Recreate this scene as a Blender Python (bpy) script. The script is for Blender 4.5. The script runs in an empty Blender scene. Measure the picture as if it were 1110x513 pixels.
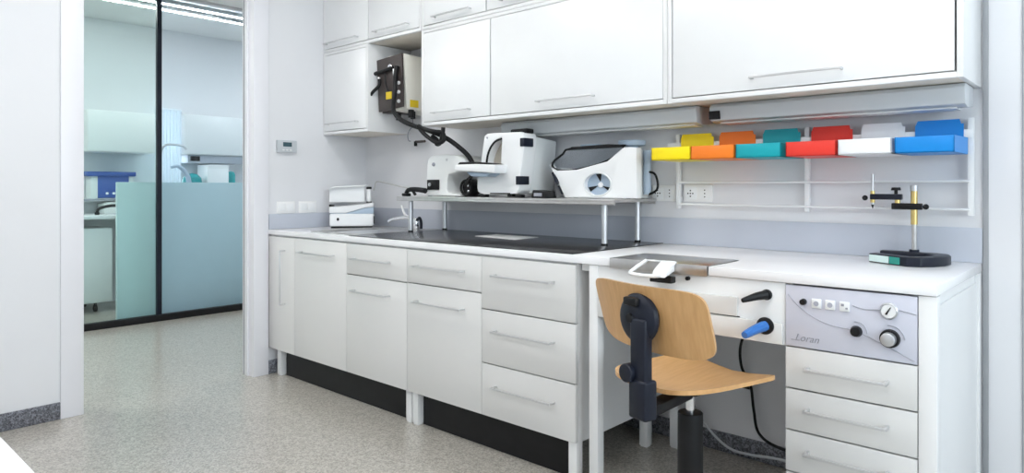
import bpy, bmesh, math, random
from mathutils import Vector, Matrix
random.seed(4)
C = bpy.context.scene.collection
PI = math.pi

# ------------------------------------------------------------ materials
def mat(name, col, rough=.5, metal=0., noise=0., nscale=8., emit=None, es=0., coat=0., bump=0., spec=.5):
    m = bpy.data.materials.new(name); m.use_nodes = True
    nt = m.node_tree; b = nt.nodes['Principled BSDF']
    c4 = (*col, 1)
    b.inputs['Base Color'].default_value = c4
    b.inputs['Roughness'].default_value = rough
    b.inputs['Metallic'].default_value = metal
    b.inputs['Specular IOR Level'].default_value = spec
    if coat: b.inputs['Coat Weight'].default_value = coat; b.inputs['Coat Roughness'].default_value = .1
    if noise or bump:
        tc = nt.nodes.new('ShaderNodeTexCoord'); n = nt.nodes.new('ShaderNodeTexNoise')
        n.inputs['Scale'].default_value = nscale; n.inputs['Detail'].default_value = 4
        nt.links.new(tc.outputs['Object'], n.inputs['Vector'])
        if noise:
            r = nt.nodes.new('ShaderNodeValToRGB')
            r.color_ramp.elements[0].position = .3; r.color_ramp.elements[1].position = .7
            r.color_ramp.elements[0].color = (*[max(0, v*(1-noise)) for v in col], 1)
            r.color_ramp.elements[1].color = (*[min(1, v*(1+noise)) for v in col], 1)
            nt.links.new(n.outputs['Fac'], r.inputs['Fac']); nt.links.new(r.outputs['Color'], b.inputs['Base Color'])
        if bump:
            bp = nt.nodes.new('ShaderNodeBump'); bp.inputs['Strength'].default_value = bump; bp.inputs['Distance'].default_value = .002
            nt.links.new(n.outputs['Fac'], bp.inputs['Height']); nt.links.new(bp.outputs['Normal'], b.inputs['Normal'])
    if emit:
        b.inputs['Emission Color'].default_value = (*emit, 1); b.inputs['Emission Strength'].default_value = es
    return m

M = {}
M['wall'] = mat('wall_paint', (.755, .76, .785), .55, noise=.012, nscale=3, bump=.05)
M['ceil'] = mat('ceiling_paint', (.86, .86, .86), .8, noise=.01)
M['lam'] = mat('white_laminate', (.84, .845, .85), .28, noise=.008, nscale=5)
M['lamfront'] = mat('white_front_laminate', (.73, .725, .715), .25, noise=.008, nscale=4)
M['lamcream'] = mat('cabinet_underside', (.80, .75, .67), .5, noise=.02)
M['top'] = mat('worktop_laminate', (.88, .88, .90), .22, noise=.01, nscale=6)
M['splash'] = mat('grey_backsplash', (.50, .53, .60), .4, noise=.02, nscale=5)
M['frame'] = mat('door_frame_lacquer', (.80, .80, .84), .35, noise=.006)
M['metalw'] = mat('satin_handle_metal', (.66, .66, .67), .34, .7, noise=.03)
M['alu'] = mat('aluminium', (.62, .63, .65), .35, .8, noise=.03)
M['steel'] = mat('brushed_steel', (.58, .57, .56), .28, .95, noise=.06, nscale=30)
M['chrome'] = mat('chrome', (.80, .80, .82), .12, 1., noise=.02)
M['brass'] = mat('brass', (.72, .55, .22), .3, .9, noise=.05)
M['black'] = mat('black_plastic', (.009, .009, .010), .42, spec=.25, noise=.2, nscale=20)
M['rubber'] = mat('black_rubber', (.010, .010, .011), .5, spec=.25, noise=.2, nscale=30)
M['navy'] = mat('blue_black_plastic', (.010, .013, .024), .38, spec=.3, noise=.15, nscale=20)
M['granite'] = mat('black_worktop_plate', (.030, .030, .033), .22, spec=.35, noise=.35, nscale=260)
M['white'] = mat('white_appliance_plastic', (.86, .87, .88), .3, noise=.008)
M['white2'] = mat('pale_appliance_enamel', (.78, .80, .80), .3, noise=.01)
M['bluegrey'] = mat('blue_grey_plastic', (.42, .52, .64), .35, noise=.03)
M['beige'] = mat('beige_lining', (.66, .61, .53), .5, noise=.03)
M['brown'] = mat('dark_brown_enamel', (.062, .050, .048), .4, spec=.3, noise=.06)
M['cream'] = mat('cream_enamel', (.90, .88, .80), .35, noise=.01)
M['yellowlab'] = mat('yellow_label', (.85, .62, .02), .5, noise=.04)
M['display'] = mat('dark_display', (.05, .10, .12), .2, noise=.1)
M['thermo'] = mat('thermostat_plastic', (.55, .58, .61), .4, noise=.02)
M['socket'] = mat('socket_plastic', (.88, .88, .88), .35, noise=.01)
M['hole'] = mat('dark_recess', (.03, .03, .035), .6, noise=.1)
M['gap'] = mat('shadow_grey_seal', (.33, .34, .36), .6, noise=.05)
M['panel'] = mat('control_panel_print', (.62, .63, .72), .28, noise=.01)
M['print'] = mat('grey_print', (.30, .31, .36), .4, noise=.05)
M['print2'] = mat('pale_print', (.42, .43, .50), .4, noise=.05)
M['blue'] = mat('blue_plastic', (.03, .16, .50), .3, noise=.05)
M['teal'] = mat('teal_plastic', (.0, .30, .32), .35, noise=.04)
M['greenlab'] = mat('green_label', (.02, .30, .24), .4, noise=.05)
M['labelw'] = mat('pale_label', (.70, .86, .84), .4, noise=.03)
M['bin_yellow'] = mat('yellow_bin_plastic', (.98, .76, .0), .38, noise=.02)
M['bin_orange'] = mat('orange_bin_plastic', (.93, .22, .015), .38, noise=.02)
M['bin_teal'] = mat('teal_bin_plastic', (.0, .36, .42), .38, noise=.02)
M['bin_red'] = mat('red_bin_plastic', (.80, .04, .025), .38, noise=.02)
M['bin_white'] = mat('white_bin_plastic', (.86, .87, .90), .38, noise=.01)
M['bin_blue'] = mat('blue_bin_plastic', (.0, .25, .72), .38, noise=.02)
M['patch'] = mat('plain_white', (.90, .90, .90), .6, noise=.01)
M['deepblue'] = mat('deep_blue_enamel', (.04, .10, .38), .35, noise=.04)
M['screen'] = mat('pale_screen_laminate', (.60, .74, .78), .45, noise=.01)
def translucent(name, col):
    m = mat(name, col, .8, noise=.02); nt = m.node_tree; b = nt.nodes['Principled BSDF']; o = nt.nodes['Material Output']
    t = nt.nodes.new('ShaderNodeBsdfTranslucent'); t.inputs['Color'].default_value = (*col, 1)
    mx = nt.nodes.new('ShaderNodeMixShader'); mx.inputs[0].default_value = .5
    nt.links.new(b.outputs[0], mx.inputs[1]); nt.links.new(t.outputs[0], mx.inputs[2]); nt.links.new(mx.outputs[0], o.inputs['Surface'])
    return m
M['curtain'] = translucent('white_curtain', (.88, .92, .95))
M['tube'] = mat('led_strip', (1, 1, 1), .5, emit=(1, .99, .97), es=50)
M['ledpanel'] = mat('led_panel_diffuser', (1, 1, 1), .5, emit=(1, .985, .96), es=24)
M['fillout'] = mat('added_fill_panel', (1, 1, 1), .5, emit=(1, .99, .98), es=42)
M['day'] = mat('daylit_blind', (1, 1, 1), .5, emit=(.86, .95, 1.0), es=14)

def speckle(name, base, dark, light, scale, rough, coat=0.):
    m = bpy.data.materials.new(name); m.use_nodes = True; nt = m.node_tree; b = nt.nodes['Principled BSDF']
    tc = nt.nodes.new('ShaderNodeTexCoord')
    prev = None
    n = nt.nodes.new('ShaderNodeTexNoise'); n.inputs['Scale'].default_value = 2.2; n.inputs['Detail'].default_value = 3
    nt.links.new(tc.outputs['Object'], n.inputs['Vector'])
    mr = nt.nodes.new('ShaderNodeMix'); mr.data_type = 'RGBA'
    mr.inputs[6].default_value = (*[v*.95 for v in base], 1); mr.inputs[7].default_value = (*[v*1.05 for v in base], 1)
    nt.links.new(n.outputs['Fac'], mr.inputs[0]); prev = mr.outputs[2]
    for k, (col, sc, lo, hi, seed) in enumerate([(dark, scale, .0, .28, 0), (light, scale*.8, .72, 1., 3.7), (dark, scale*1.7, .0, .22, 9.1), (light, scale*1.5, .78, 1., 5.2)]):
        mp = nt.nodes.new('ShaderNodeMapping'); mp.inputs['Location'].default_value = (seed, seed*.7, seed*.3)
        nt.links.new(tc.outputs['Object'], mp.inputs['Vector'])
        v = nt.nodes.new('ShaderNodeTexVoronoi'); v.inputs['Scale'].default_value = sc
        nt.links.new(mp.outputs['Vector'], v.inputs['Vector'])
        s = nt.nodes.new('ShaderNodeSeparateColor'); nt.links.new(v.outputs['Color'], s.inputs['Color'])
        c = nt.nodes.new('ShaderNodeMath')
        if lo == 0.: c.operation = 'LESS_THAN'; c.inputs[1].default_value = hi
        else: c.operation = 'GREATER_THAN'; c.inputs[1].default_value = lo
        nt.links.new(s.outputs['Red'], c.inputs[0])
        mx = nt.nodes.new('ShaderNodeMix'); mx.data_type = 'RGBA'
        sm = nt.nodes.new('ShaderNodeMath'); sm.operation = 'MULTIPLY'; sm.inputs[1].default_value = .75
        nt.links.new(c.outputs[0], sm.inputs[0]); nt.links.new(sm.outputs[0], mx.inputs[0])
        nt.links.new(prev, mx.inputs[6]); mx.inputs[7].default_value = (*col, 1)
        prev = mx.outputs[2]
    nt.links.new(prev, b.inputs['Base Color']); b.inputs['Roughness'].default_value = rough
    if coat: b.inputs['Coat Weight'].default_value = coat; b.inputs['Coat Roughness'].default_value = .12
    return m
M['floor'] = speckle('speckled_vinyl_floor', (.415, .385, .34), (.27, .25, .22), (.56, .53, .48), 125, .28, .35)
M['base'] = speckle('speckled_dark_skirting', (.13, .135, .155), (.05, .05, .06), (.26, .27, .31), 130, .4)

def wood():
    m = bpy.data.materials.new('beech_plywood'); m.use_nodes = True; nt = m.node_tree; b = nt.nodes['Principled BSDF']
    tc = nt.nodes.new('ShaderNodeTexCoord'); mp = nt.nodes.new('ShaderNodeMapping'); mp.inputs['Scale'].default_value = (60, 5, 9)
    n = nt.nodes.new('ShaderNodeTexNoise'); n.inputs['Scale'].default_value = 1.5; n.inputs['Detail'].default_value = 5
    r = nt.nodes.new('ShaderNodeValToRGB')
    r.color_ramp.elements[0].position = .3; r.color_ramp.elements[0].color = (.60, .33, .13, 1)
    r.color_ramp.elements[1].position = .72; r.color_ramp.elements[1].color = (.70, .41, .18, 1)
    nt.links.new(tc.outputs['Object'], mp.inputs['Vector']); nt.links.new(mp.outputs['Vector'], n.inputs['Vector'])
    nt.links.new(n.outputs['Fac'], r.inputs['Fac']); nt.links.new(r.outputs['Color'], b.inputs['Base Color'])
    b.inputs['Roughness'].default_value = .35; b.inputs['Coat Weight'].default_value = .3; b.inputs['Coat Roughness'].default_value = .2
    return m
M['wood'] = wood()

def glass(name, tint, refl=.10):
    m = bpy.data.materials.new(name); m.use_nodes = True; nt = m.node_tree
    nt.nodes.clear()
    o = nt.nodes.new('ShaderNodeOutputMaterial'); t = nt.nodes.new('ShaderNodeBsdfTransparent'); g = nt.nodes.new('ShaderNodeBsdfGlossy')
    t.inputs['Color'].default_value = (*tint, 1); g.inputs['Roughness'].default_value = .02
    lw = nt.nodes.new('ShaderNodeLayerWeight'); lw.inputs['Blend'].default_value = .5
    pw = nt.nodes.new('ShaderNodeMath'); pw.operation = 'POWER'; pw.inputs[1].default_value = 4.
    nt.links.new(lw.outputs['Facing'], pw.inputs[0])
    f = nt.nodes.new('ShaderNodeMath'); f.operation = 'MULTIPLY_ADD'; f.inputs[1].default_value = .6; f.inputs[2].default_value = .03
    nt.links.new(pw.outputs[0], f.inputs[0])
    mx = nt.nodes.new('ShaderNodeMixShader'); nt.links.new(f.outputs[0], mx.inputs[0])
    nt.links.new(t.outputs[0], mx.inputs[1]); nt.links.new(g.outputs[0], mx.inputs[2]); nt.links.new(mx.outputs[0], o.inputs['Surface'])
    return m
M['glassg'] = glass('green_tinted_glass', (.88, .955, .945))
M['glassb'] = glass('blue_tinted_glass', (.90, .95, .975))
M['hood'] = glass('smoky_clear_acrylic', (.86, .88, .90))
M['clear'] = glass('clear_glass', (.95, .97, .97))

# ------------------------------------------------------------ mesh helpers
class B:
    def __init__(s): s.bm = bmesh.new()
    def _merge(s, t):
        me = bpy.data.meshes.new('t'); t.to_mesh(me); t.free(); s.bm.from_mesh(me); bpy.data.meshes.remove(me); return s
    def box(s, x0, y0, z0, x1, y1, z1, bev=.0, seg=2, rot=None):
        t = bmesh.new(); bmesh.ops.create_cube(t, size=1)
        c = Vector(((x0+x1)/2, (y0+y1)/2, (z0+z1)/2))
        bmesh.ops.scale(t, vec=(abs(x1-x0), abs(y1-y0), abs(z1-z0)), verts=t.verts)
        if bev: bmesh.ops.bevel(t, geom=t.edges[:], offset=bev, segments=seg, profile=.5, affect='EDGES')
        if rot: bmesh.ops.rotate(t, matrix=rot, verts=t.verts)
        bmesh.ops.translate(t, vec=c, verts=t.verts)
        return s._merge(t)
    def cyl(s, p0, p1, r0, r1=None, seg=20, bev=0.):
        r1 = r0 if r1 is None else r1
        p0, p1 = Vector(p0), Vector(p1); d = p1-p0
        t = bmesh.new(); bmesh.ops.create_cone(t, cap_ends=True, segments=seg, radius1=r0, radius2=r1, depth=d.length)
        if bev:
            ed = [e for e in t.edges if abs(abs(e.verts[0].co.z)-d.length/2) < 1e-6 and abs(e.verts[0].co.z-e.verts[1].co.z) < 1e-6]
            bmesh.ops.bevel(t, geom=ed, offset=bev, segments=3, profile=.5, affect='EDGES')
        q = Vector((0, 0, 1)).rotation_difference(d.normalized())
        bmesh.ops.rotate(t, matrix=q.to_matrix(), verts=t.verts)
        bmesh.ops.translate(t, vec=(p0+p1)/2, verts=t.verts)
        return s._merge(t)
    def sph(s, c, r, sc=(1, 1, 1)):
        t = bmesh.new(); bmesh.ops.create_uvsphere(t, u_segments=20, v_segments=12, radius=r)
        bmesh.ops.scale(t, vec=sc, verts=t.verts); bmesh.ops.translate(t, vec=c, verts=t.verts)
        return s._merge(t)
    def tube(s, pts, r, seg=10, closed=False, smooth=6):
        P = [Vector(p) for p in pts]; n = len(P)
        if smooth and n > 2:
            Q = []
            rng = range(n if closed else n-1)
            for i in rng:
                g = lambda k: P[k % n] if closed else P[max(0, min(n-1, k))]
                a, b, c, d = g(i-1), g(i), g(i+1), g(i+2)
                for j in range(smooth):
                    u = j/smooth
                    Q.append(.5*((2*b)+(c-a)*u+(2*a-5*b+4*c-d)*u*u+(3*b-a-3*c+d)*u**3))
            if not closed: Q.append(P[-1])
            P = Q; n = len(P)
        t = bmesh.new(); rings = []
        T0 = (P[1]-P[0]).normalized(); nrm = T0.orthogonal().normalized(); prevT = T0
        for i in range(n):
            a = P[(i-1) % n] if (closed or i > 0) else P[i]; b = P[(i+1) % n] if (closed or i < n-1) else P[i]
            T = (b-a).normalized()
            nrm = (prevT.rotation_difference(T) @ nrm); nrm = (nrm-T*nrm.dot(T)).normalized(); prevT = T
            bi = T.cross(nrm)
            rr = r[i] if isinstance(r, list) and len(r) == n else (r if not isinstance(r, list) else r[0]+(r[-1]-r[0])*i/(n-1))
            rings.append([t.verts.new(P[i]+rr*(math.cos(2*PI*k/seg)*nrm+math.sin(2*PI*k/seg)*bi)) for k in range(seg)])
        m_ = n if closed else n-1
        for i in range(m_):
            A, Bq = rings[i], rings[(i+1) % n]
            for k in range(seg): t.faces.new((A[k], A[(k+1) % seg], Bq[(k+1) % seg], Bq[k]))
        if not closed: t.faces.new(rings[0][::-1]); t.faces.new(rings[-1])
        bmesh.ops.recalc_face_normals(t, faces=t.faces)
        return s._merge(t)
    def prism(s, pts, axis, a0, a1, bev=0., holes=(), inset=0., seg=2, center=None):
        # pts: 2D outline. axis 'y': (x,z) extruded in y;  'z': (x,y) extruded in z;  'x': (y,z) extruded in x
        def mk(p, a):
            return {'y': (p[0], a, p[1]), 'z': (p[0], p[1], a), 'x': (a, p[0], p[1])}[axis]
        t = bmesh.new(); loops = [pts]+list(holes); ed = []; VV = []
        for L in loops:
            v = [t.verts.new(mk(p, a0)) for p in L]; VV.append(v)
            ed += [t.edges.new((v[i], v[(i+1) % len(v)])) for i in range(len(v))]
        bmesh.ops.triangle_fill(t, use_beauty=True, use_dissolve=False, edges=ed)
        f0 = t.faces[:]
        r = bmesh.ops.extrude_face_region(t, geom=f0)
        nv = [g for g in r['geom'] if isinstance(g, bmesh.types.BMVert)]
        off = Vector(mk((0, 0), a1))-Vector(mk((0, 0), a0))
        bmesh.ops.translate(t, vec=off, verts=nv)
        if inset:
            cx = sum(p[0] for p in pts)/len(pts); cz = sum(p[1] for p in pts)/len(pts)
            if center: cx, cz = center
            cc = Vector(mk((cx, cz), a1))
            for v in nv: v.co = cc+(v.co-cc)*(1-inset)
        bmesh.ops.recalc_face_normals(t, faces=t.faces)
        if bev:
            bmesh.ops.dissolve_limit(t, angle_limit=.01, verts=t.verts, edges=t.edges)
            ee = [e for e in t.edges if len(e.link_faces) == 2 and e.calc_face_angle(0) > .5]
            bmesh.ops.bevel(t, geom=ee, offset=bev, segments=seg, profile=.5, affect='EDGES', clamp_overlap=True)
        return s._merge(t)
    def lathe(s, prof, c, axis=(0, 0, 1), seg=28):
        t = bmesh.new(); rings = []
        for r, h in prof:
            rings.append([t.verts.new((max(r, 1e-5)*math.cos(2*PI*k/seg), max(r, 1e-5)*math.sin(2*PI*k/seg), h)) for k in range(seg)])
        for A, Bq in zip(rings, rings[1:]):
            for k in range(seg): t.faces.new((A[k], A[(k+1) % seg], Bq[(k+1) % seg], Bq[k]))
        t.faces.new(rings[0]); t.faces.new(rings[-1])
        bmesh.ops.recalc_face_normals(t, faces=t.faces)
        q = Vector((0, 0, 1)).rotation_difference(Vector(axis).normalized())
        bmesh.ops.rotate(t, matrix=q.to_matrix(), verts=t.verts); bmesh.ops.translate(t, vec=c, verts=t.verts)
        return s._merge(t)
    def build(s, name, m, parent=None, smooth=True, ang=35):
        me = bpy.data.meshes.new(name); s.bm.to_mesh(me); s.bm.free()
        me.materials.append(M[m] if isinstance(m, str) else m)
        if smooth:
            for p in me.polygons: p.use_smooth = True
            me.set_sharp_from_angle(angle=math.radians(ang))
        o = bpy.data.objects.new(name, me); C.objects.link(o)
        if parent:
            o.parent = parent
            # the geometry is in world coordinates: undo the Empty's location (a mesh parent stands at the origin)
            o.matrix_parent_inverse = Matrix.Translation(parent.location).inverted()
        return o

def tag(o, label=None, cat=None, group=None, kind=None):
    if label: o['label'] = label
    if cat: o['category'] = cat
    if group: o['group'] = group
    if kind: o['kind'] = kind
    return o
def thing(name, loc, label, cat, group=None):
    o = bpy.data.objects.new(name, None); o.empty_display_size = .1; C.objects.link(o); o.location = loc
    return tag(o, label, cat, group)
def struct(name, b, m, parent=None): 
    o = b.build(name, m, parent)
    if not parent: o['kind'] = 'structure'
    return o

def handle(parent, x0, x1, y, z, r=.0045, off=.030, m='metalw', drop=0.):
    # bow handle standing off a front that faces -y
    b = B()
    b.box(x0, y-off-2*r, z-r, x1, y-off, z+r, .0015)
    b.box(x0, y-off-.002, z-r, x0+2*r, y, z+r, .001); b.box(x1-2*r, y-off-.002, z-r, x1, y, z+r, .001)
    return b.build('handle', m, parent)
def vhandle(parent, x, y, z0, z1, r=.0045, off=.030):
    b = B(); b.box(x-r, y-off-2*r, z0, x+r, y-off, z1, .0015)
    b.box(x-r, y-off-.002, z0, x+r, y, z0+2*r, .001); b.box(x-r, y-off-.002, z1-2*r, x+r, y, z1, .001)
    return b.build('handle', 'metalw', parent)

# ------------------------------------------------------------ room shell
H = 2.85
RX = 6.4; RY = -5.2
struct('floor', B().box(-3.9, RY-.1, -.06, RX+.1, 4.0, 0), 'floor')
struct('ceiling', B().box(-3.9, RY-.1, H, RX+.1, 4.0, H+.08), 'ceil')
struct('wall_back', B().box(-.117, 0, 0, RX+.1, .12, H), 'wall')
# left wall with a doorway
wl = B(); wl.box(-.117, RY, 0, 0, -1.79, H); wl.box(-.117, -.78, 0, 0, 0, H); wl.box(-.117, -1.79, 2.5, 0, -.78, H)
struct('wall_left', wl, 'wall')
struct('wall_front', B().box(-.117, RY-.1, 0, RX+.1, RY, H), 'wall')
# right wall with a wide window
wr = B(); wy0, wy1, wz0, wz1 = -4.2, -.9, .95, 2.55
wr.box(RX, RY, 0, RX+.1, wy0, H); wr.box(RX, wy1, 0, RX+.1, 0, H); wr.box(RX, wy0, 0, RX+.1, wy1, wz0); wr.box(RX, wy0, wz1, RX+.1, wy1, H)
struct('wall_right', wr, 'wall')
wf = B()
for y in (wy0, (wy0*2+wy1)/3, (wy0+2*wy1)/3, wy1-.05): wf.box(RX-.01, y, wz0, RX+.07, y+.05, wz1, .004)
wf.box(RX-.01, wy0, wz0, RX+.07, wy1, wz0+.05, .004); wf.box(RX-.01, wy0, wz1-.05, RX+.07, wy1, wz1, .004)
w1 = struct('window_1', wf, 'frame')
B().box(RX+.03, wy0+.02, wz0+.02, RX+.036, wy1-.02, wz1-.02).build('pane', 'clear', w1)
# doorway lining and architraves
d = B()
for (a, c) in ((-1.842, -1.74), (-.83, -.733)):
    d.box(0, a, 0, .014, c, 2.55, .002); d.box(-.131, a, 0, -.117, c, 2.55, .002)
d.box(-.117, -1.79, 0, 0, -1.74, 2.5, .001); d.box(-.117, -.83, 0, 0, -.78, 2.5, .001)
d.box(-.117, -1.74, 2.45, 0, -.83, 2.5, .001); d.box(0, -1.842, 2.45, .014, -.733, 2.55, .002); d.box(-.131, -1.842, 2.45, -.117, -.733, 2.55, .002)
d.box(-.075, -.842, 0, -.045, -.829, 2.45, .001); d.box(-.075, -1.741, 0, -.045, -1.728, 2.45, .001)
dr = struct('door_1', d, 'frame')
B().box(-.117, -.8315, 0, -.105, -.829, 2.45).build('door_seal', 'gap', dr)
struct('baseboard_left', B().box(0, RY, 0, .012, -1.842, .085, .003), 'base')
struct('baseboard_back', B().box(0.012, -.012, 0, RX, 0, .085, .003), 'base')
struct('baseboard_corner', B().box(0, -.733, 0, .012, -.012, .085, .003), 'base')
struct('shadow_gap_strip', B().box(3.606, -.008, 0, 3.622, 0, H, .001), 'gap')  # grey strip painted on the wall for the shadow gap
struct('trim_2', B().box(3.715, -.004, 0, 3.72, 0, H, .001), 'gap')
struct('trim_3', B().box(0.016, -.010, .9, 3.605, 0, 1.022, .001), 'splash')
struct('trim_4', B().box(0, -.728, .9, .010, -.0105, .995, .001), 'splash')

# ------------------------------------------------------------ corridor and second laboratory behind glass
GX = -2.283
struct('wall_far', B().box(-3.9, RY-.1, 0, -3.7, 4.0, H), 'wall')
struct('wall_corridor_end', B().box(-3.7, 3.9, 0, -.117, 4.0, H), 'wall')
struct('wall_corridor_start', B().box(-3.7, RY-.1, 0, -.117, RY, H), 'wall')
struct('wall_corridor', B().box(-.117, .12, 0, -.0, 3.9, H), 'wall')
gp = thing('glass_partition', (GX, -.5, 0), 'full height glass partition with black mullion and rail behind the doorway', 'glass partition')
B().box(GX-.006, RY+.02, .055, GX+.006, -.545, H-.03).build('left_pane', 'glassg', gp)
B().box(GX-.006, -.510, .055, GX+.006, 3.88, H-.03).build('right_pane', 'glassb', gp)
B().box(GX-.03, RY+.01, 0, GX+.03, 3.89, .055, .003).build('bottom_rail', 'black', gp)
B().box(GX-.02, -.547, .055, GX+.02, -.508, H-.03, .003).build('mullion', 'navy', gp)
B().box(GX-.03, RY+.01, H-.03, GX+.03, 3.89, H, .003).build('top_rail', 'alu', gp)
o = B().box(-2.40, -.831, .01, -2.36, 2.6, 1.205, .004); o.box(-2.44, -.829, 0, -2.32, -.78, .01, .001); o.box(-2.44, 2.5, 0, -2.32, 2.56, .01, .001)
tag(o.build('partition_screen', 'screen'), 'low pale blue-white screen panel standing behind the glass partition', 'screen')
for i, (x, y0, y1, lb) in enumerate([(-2.70, -2.4, .9, 'longer bright linear ceiling light behind the glass, further from the doorway'), (-2.47, -1.9, .35, 'bright linear ceiling light behind the glass, closer to the doorway')]):
    t = thing('linear_ceiling_light', (x, (y0+y1)/2, H), lb, 'ceiling light', 'linear lights behind the glass')
    B().box(x-.022, y0, H-.035, x+.022, y1, H, .003).build('housing', 'alu', t)
    B().box(x-.013, y0+.02, H-.041, x+.013, y1-.02, H-.0345, .002).build('diffuser', 'tube', t)
# mobile cabinet left
t = thing('mobile_cabinet', (-3.35, -1.1, 0), 'white low mobile cabinet behind the left glass pane', 'cabinet')
B().box(-3.6, -1.6, .09, -3.12, -.63, .78, .004).build('carcass', 'lam', t)
for a, c in ((-1.59, -1.12), (-1.11, -.64)):
    dd = B().box(-3.12, a, .10, -3.102, c, .77, .002).build('door', 'lam', t)
for a in (-1.5, -.75):
    for x in (-3.53, -3.2):
        b = B(); b.cyl((x, a, .06), (x, a, .09), .012); b.cyl((x, a-.012, .03), (x, a+.012, .03), .03)
        b.build('caster', 'black', t)
# counter with pieces
t = thing('far_counter', (-3.45, .4, 0), 'long white counter along the far wall of the room behind glass', 'counter')
B().box(-3.699, -1.9, .865, -3.05, 2.6, .90, .003).build('counter_top', 'top', t)
for y in (-1.85, .3, 2.5): B().box(-3.66, y, 0, -3.62, y+.04, .865, .002).build('leg', 'alu', t)
for y in (.3, 1.05, 1.8):
    q = B().box(-3.61, y+.06, .1, -3.10, y+.72, .86, .003).build('cabinet_unit', 'lam', t)
t = thing('wall_shelf', (-3.6, -.8, 1.03), 'white shelf with dark edge on the far wall under the blue machine', 'shelf')
B().box(-3.699, -1.5, 1.025, -3.5, -.30, 1.05, .002).build('board', 'white', t)
B().box(-3.5, -1.5, 1.028, -3.494, -.30, 1.048, .001).build('edge', 'print', t)
for y in (-1.3, -.36): B().box(-3.699, y, .96, -3.56, y+.02, 1.025, .002).build('bracket', 'alu', t)
t = thing('blue_furnace', (-3.6, -.5, 1.05), 'blue boxy machine with pale side strips on the far shelf', 'machine')
B().box(-3.66, -.64, 1.055, -3.5, -.36, 1.30, .006).build('body', 'deepblue', t)
B().box(-3.66, -.74, 1.27, -3.48, -.30, 1.315, .006).build('lid', 'deepblue', t)
for a, c in ((-.70, -.64), (-.36, -.32)): B().box(-3.66, a, 1.052, -3.5, c, 1.27, .004).build('side_strip', 'white2', t)
for k in range(3): B().cyl((-3.5, -.56+k*.06, 1.10), (-3.488, -.56+k*.06, 1.10), .012).build('knob', 'white', t)
tag(B().box(-3.66, -.60, .90, -3.45, -.33, 1.0, .01).box(-3.63, -.57, 1.0, -3.48, -.36, 1.012, .004).build('white_container', 'white2'), 'small white lidded box on the far counter under the shelf', 'box')
b = B(); b.cyl((-3.25, -.72, .90), (-3.25, -.72, .925), .02); b.tube([(-3.25, -.72, .92), (-3.25, -.70, .96), (-3.2, -.62, .985), (-3.15, -.52, .985)], .014)
tag(b.build('black_tap', 'black'), 'small black curved tap on the counter behind the glass', 'tap')
for i, (a, c, z1, lb) in enumerate([(-.77, -.16, 1.905, 'white wall cabinet high behind the left glass pane'), (.12, 2.4, 1.93, 'long white wall cabinet high behind the right glass pane')]):
    t = thing('far_wall_cabinet', (-3.5, (a+c)/2, 1.5), lb, 'cabinet', 'wall cabinets behind the glass')
    B().box(-3.699, a, 1.505, -3.37, c, z1, .003).build('carcass', 'lam', t)
    n = 1 if i == 0 else 3; w = (c-a)/n
    for k in range(n): B().box(-3.37, a+w*k+.004, 1.512, -3.352, a+w*(k+1)-.004, z1-.007, .003).build('door', 'white', t)
wn = B(); wn.box(-3.699, .0, 1.0, -3.68, .012, 2.0); wn.box(-3.699, .106, 1.0, -3.68, .118, 2.0); wn.box(-3.699, .012, 1.985, -3.68, .106, 2.0); wn.box(-3.699, .012, 1.0, -3.68, .106, 1.015)
w2 = struct('window_2', wn, 'frame')
B().box(-3.699, .012, 1.015, -3.694, .106, 1.985).build('pane', 'day', w2)
pts = []; back = []
for i in range(41):
    y = -.152+.264*i/40; pts.append((-3.400+.014*math.sin(i*1.25), y))
    back.append((-3.404+.014*math.sin(i*1.25), y))
tag(B().box(-3.402, -.152, 1.955, -3.39, .112, 1.975, .002).prism(pts+back[::-1], 'z', .96, 1.96).build('curtain', 'curtain'), 'pale folded curtain over the bright window behind the right glass pane', 'curtain')
b = B(); b.tube([(-3.25, -.155, .90), (-3.25, -.155, 1.45), (-3.25, -.12, 1.575), (-3.25, -.03, 1.595), (-3.25, .06, 1.585), (-3.25, .10, 1.55)], .012)
b.cyl((-3.25, -.155, .90), (-3.25, -.155, .92), .06)
tag(b.build('arm_lamp', 'alu'), 'thin grey curved lamp arm in front of the pale curtain', 'lamp')
b = B(); b.cyl((-3.15, .08, .90), (-3.15, .08, .93), .05); b.tube([(-3.15, .08, .92), (-3.15, .085, 1.20), (-3.15, .05, 1.31), (-3.15, -.02, 1.37), (-3.15, -.09, 1.36)], [.03, .014])
tag(b.build('suction_hose', 'bluegrey'), 'grey blue curved extraction hose behind the low screen', 'hose')
t = thing('under_cabinet_unit', (-3.5, .45, 1.42), 'grey unit hanging under the far right wall cabinet', 'unit')
B().box(-3.66, .18, 1.42, -3.40, .80, 1.504, .004).build('housing', 'splash', t)
B().box(-3.40, .20, 1.44, -3.392, .30, 1.49, .003).build('socket_block', 'black', t)
t = thing('bench_box', (-3.4, .45, .9), 'pale square box on the far counter above the low screen', 'box')
B().box(-3.55, .34, .90, -3.3, .57, 1.40, .006).build('body', 'white2', t); B().box(-3.3, .35, .95, -3.295, .56, 1.36, .002).build('front', 'white', t)
tag(B().lathe([(.0, 0), (.10, 0), (.10, .30), (.09, .36), (.05, .40), (0, .41)], (-3.4, .22, .90)).build('teal_canister', 'teal'), 'teal rounded canister left of the pale square box', 'canister')
tag(B().lathe([(.0, 0), (.045, 0), (.045, .40), (.03, .43), (0, .44)], (-3.4, .64, .90)).build('teal_bottle', 'teal'), 'slim teal bottle right of the pale square box', 'bottle')

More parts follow.
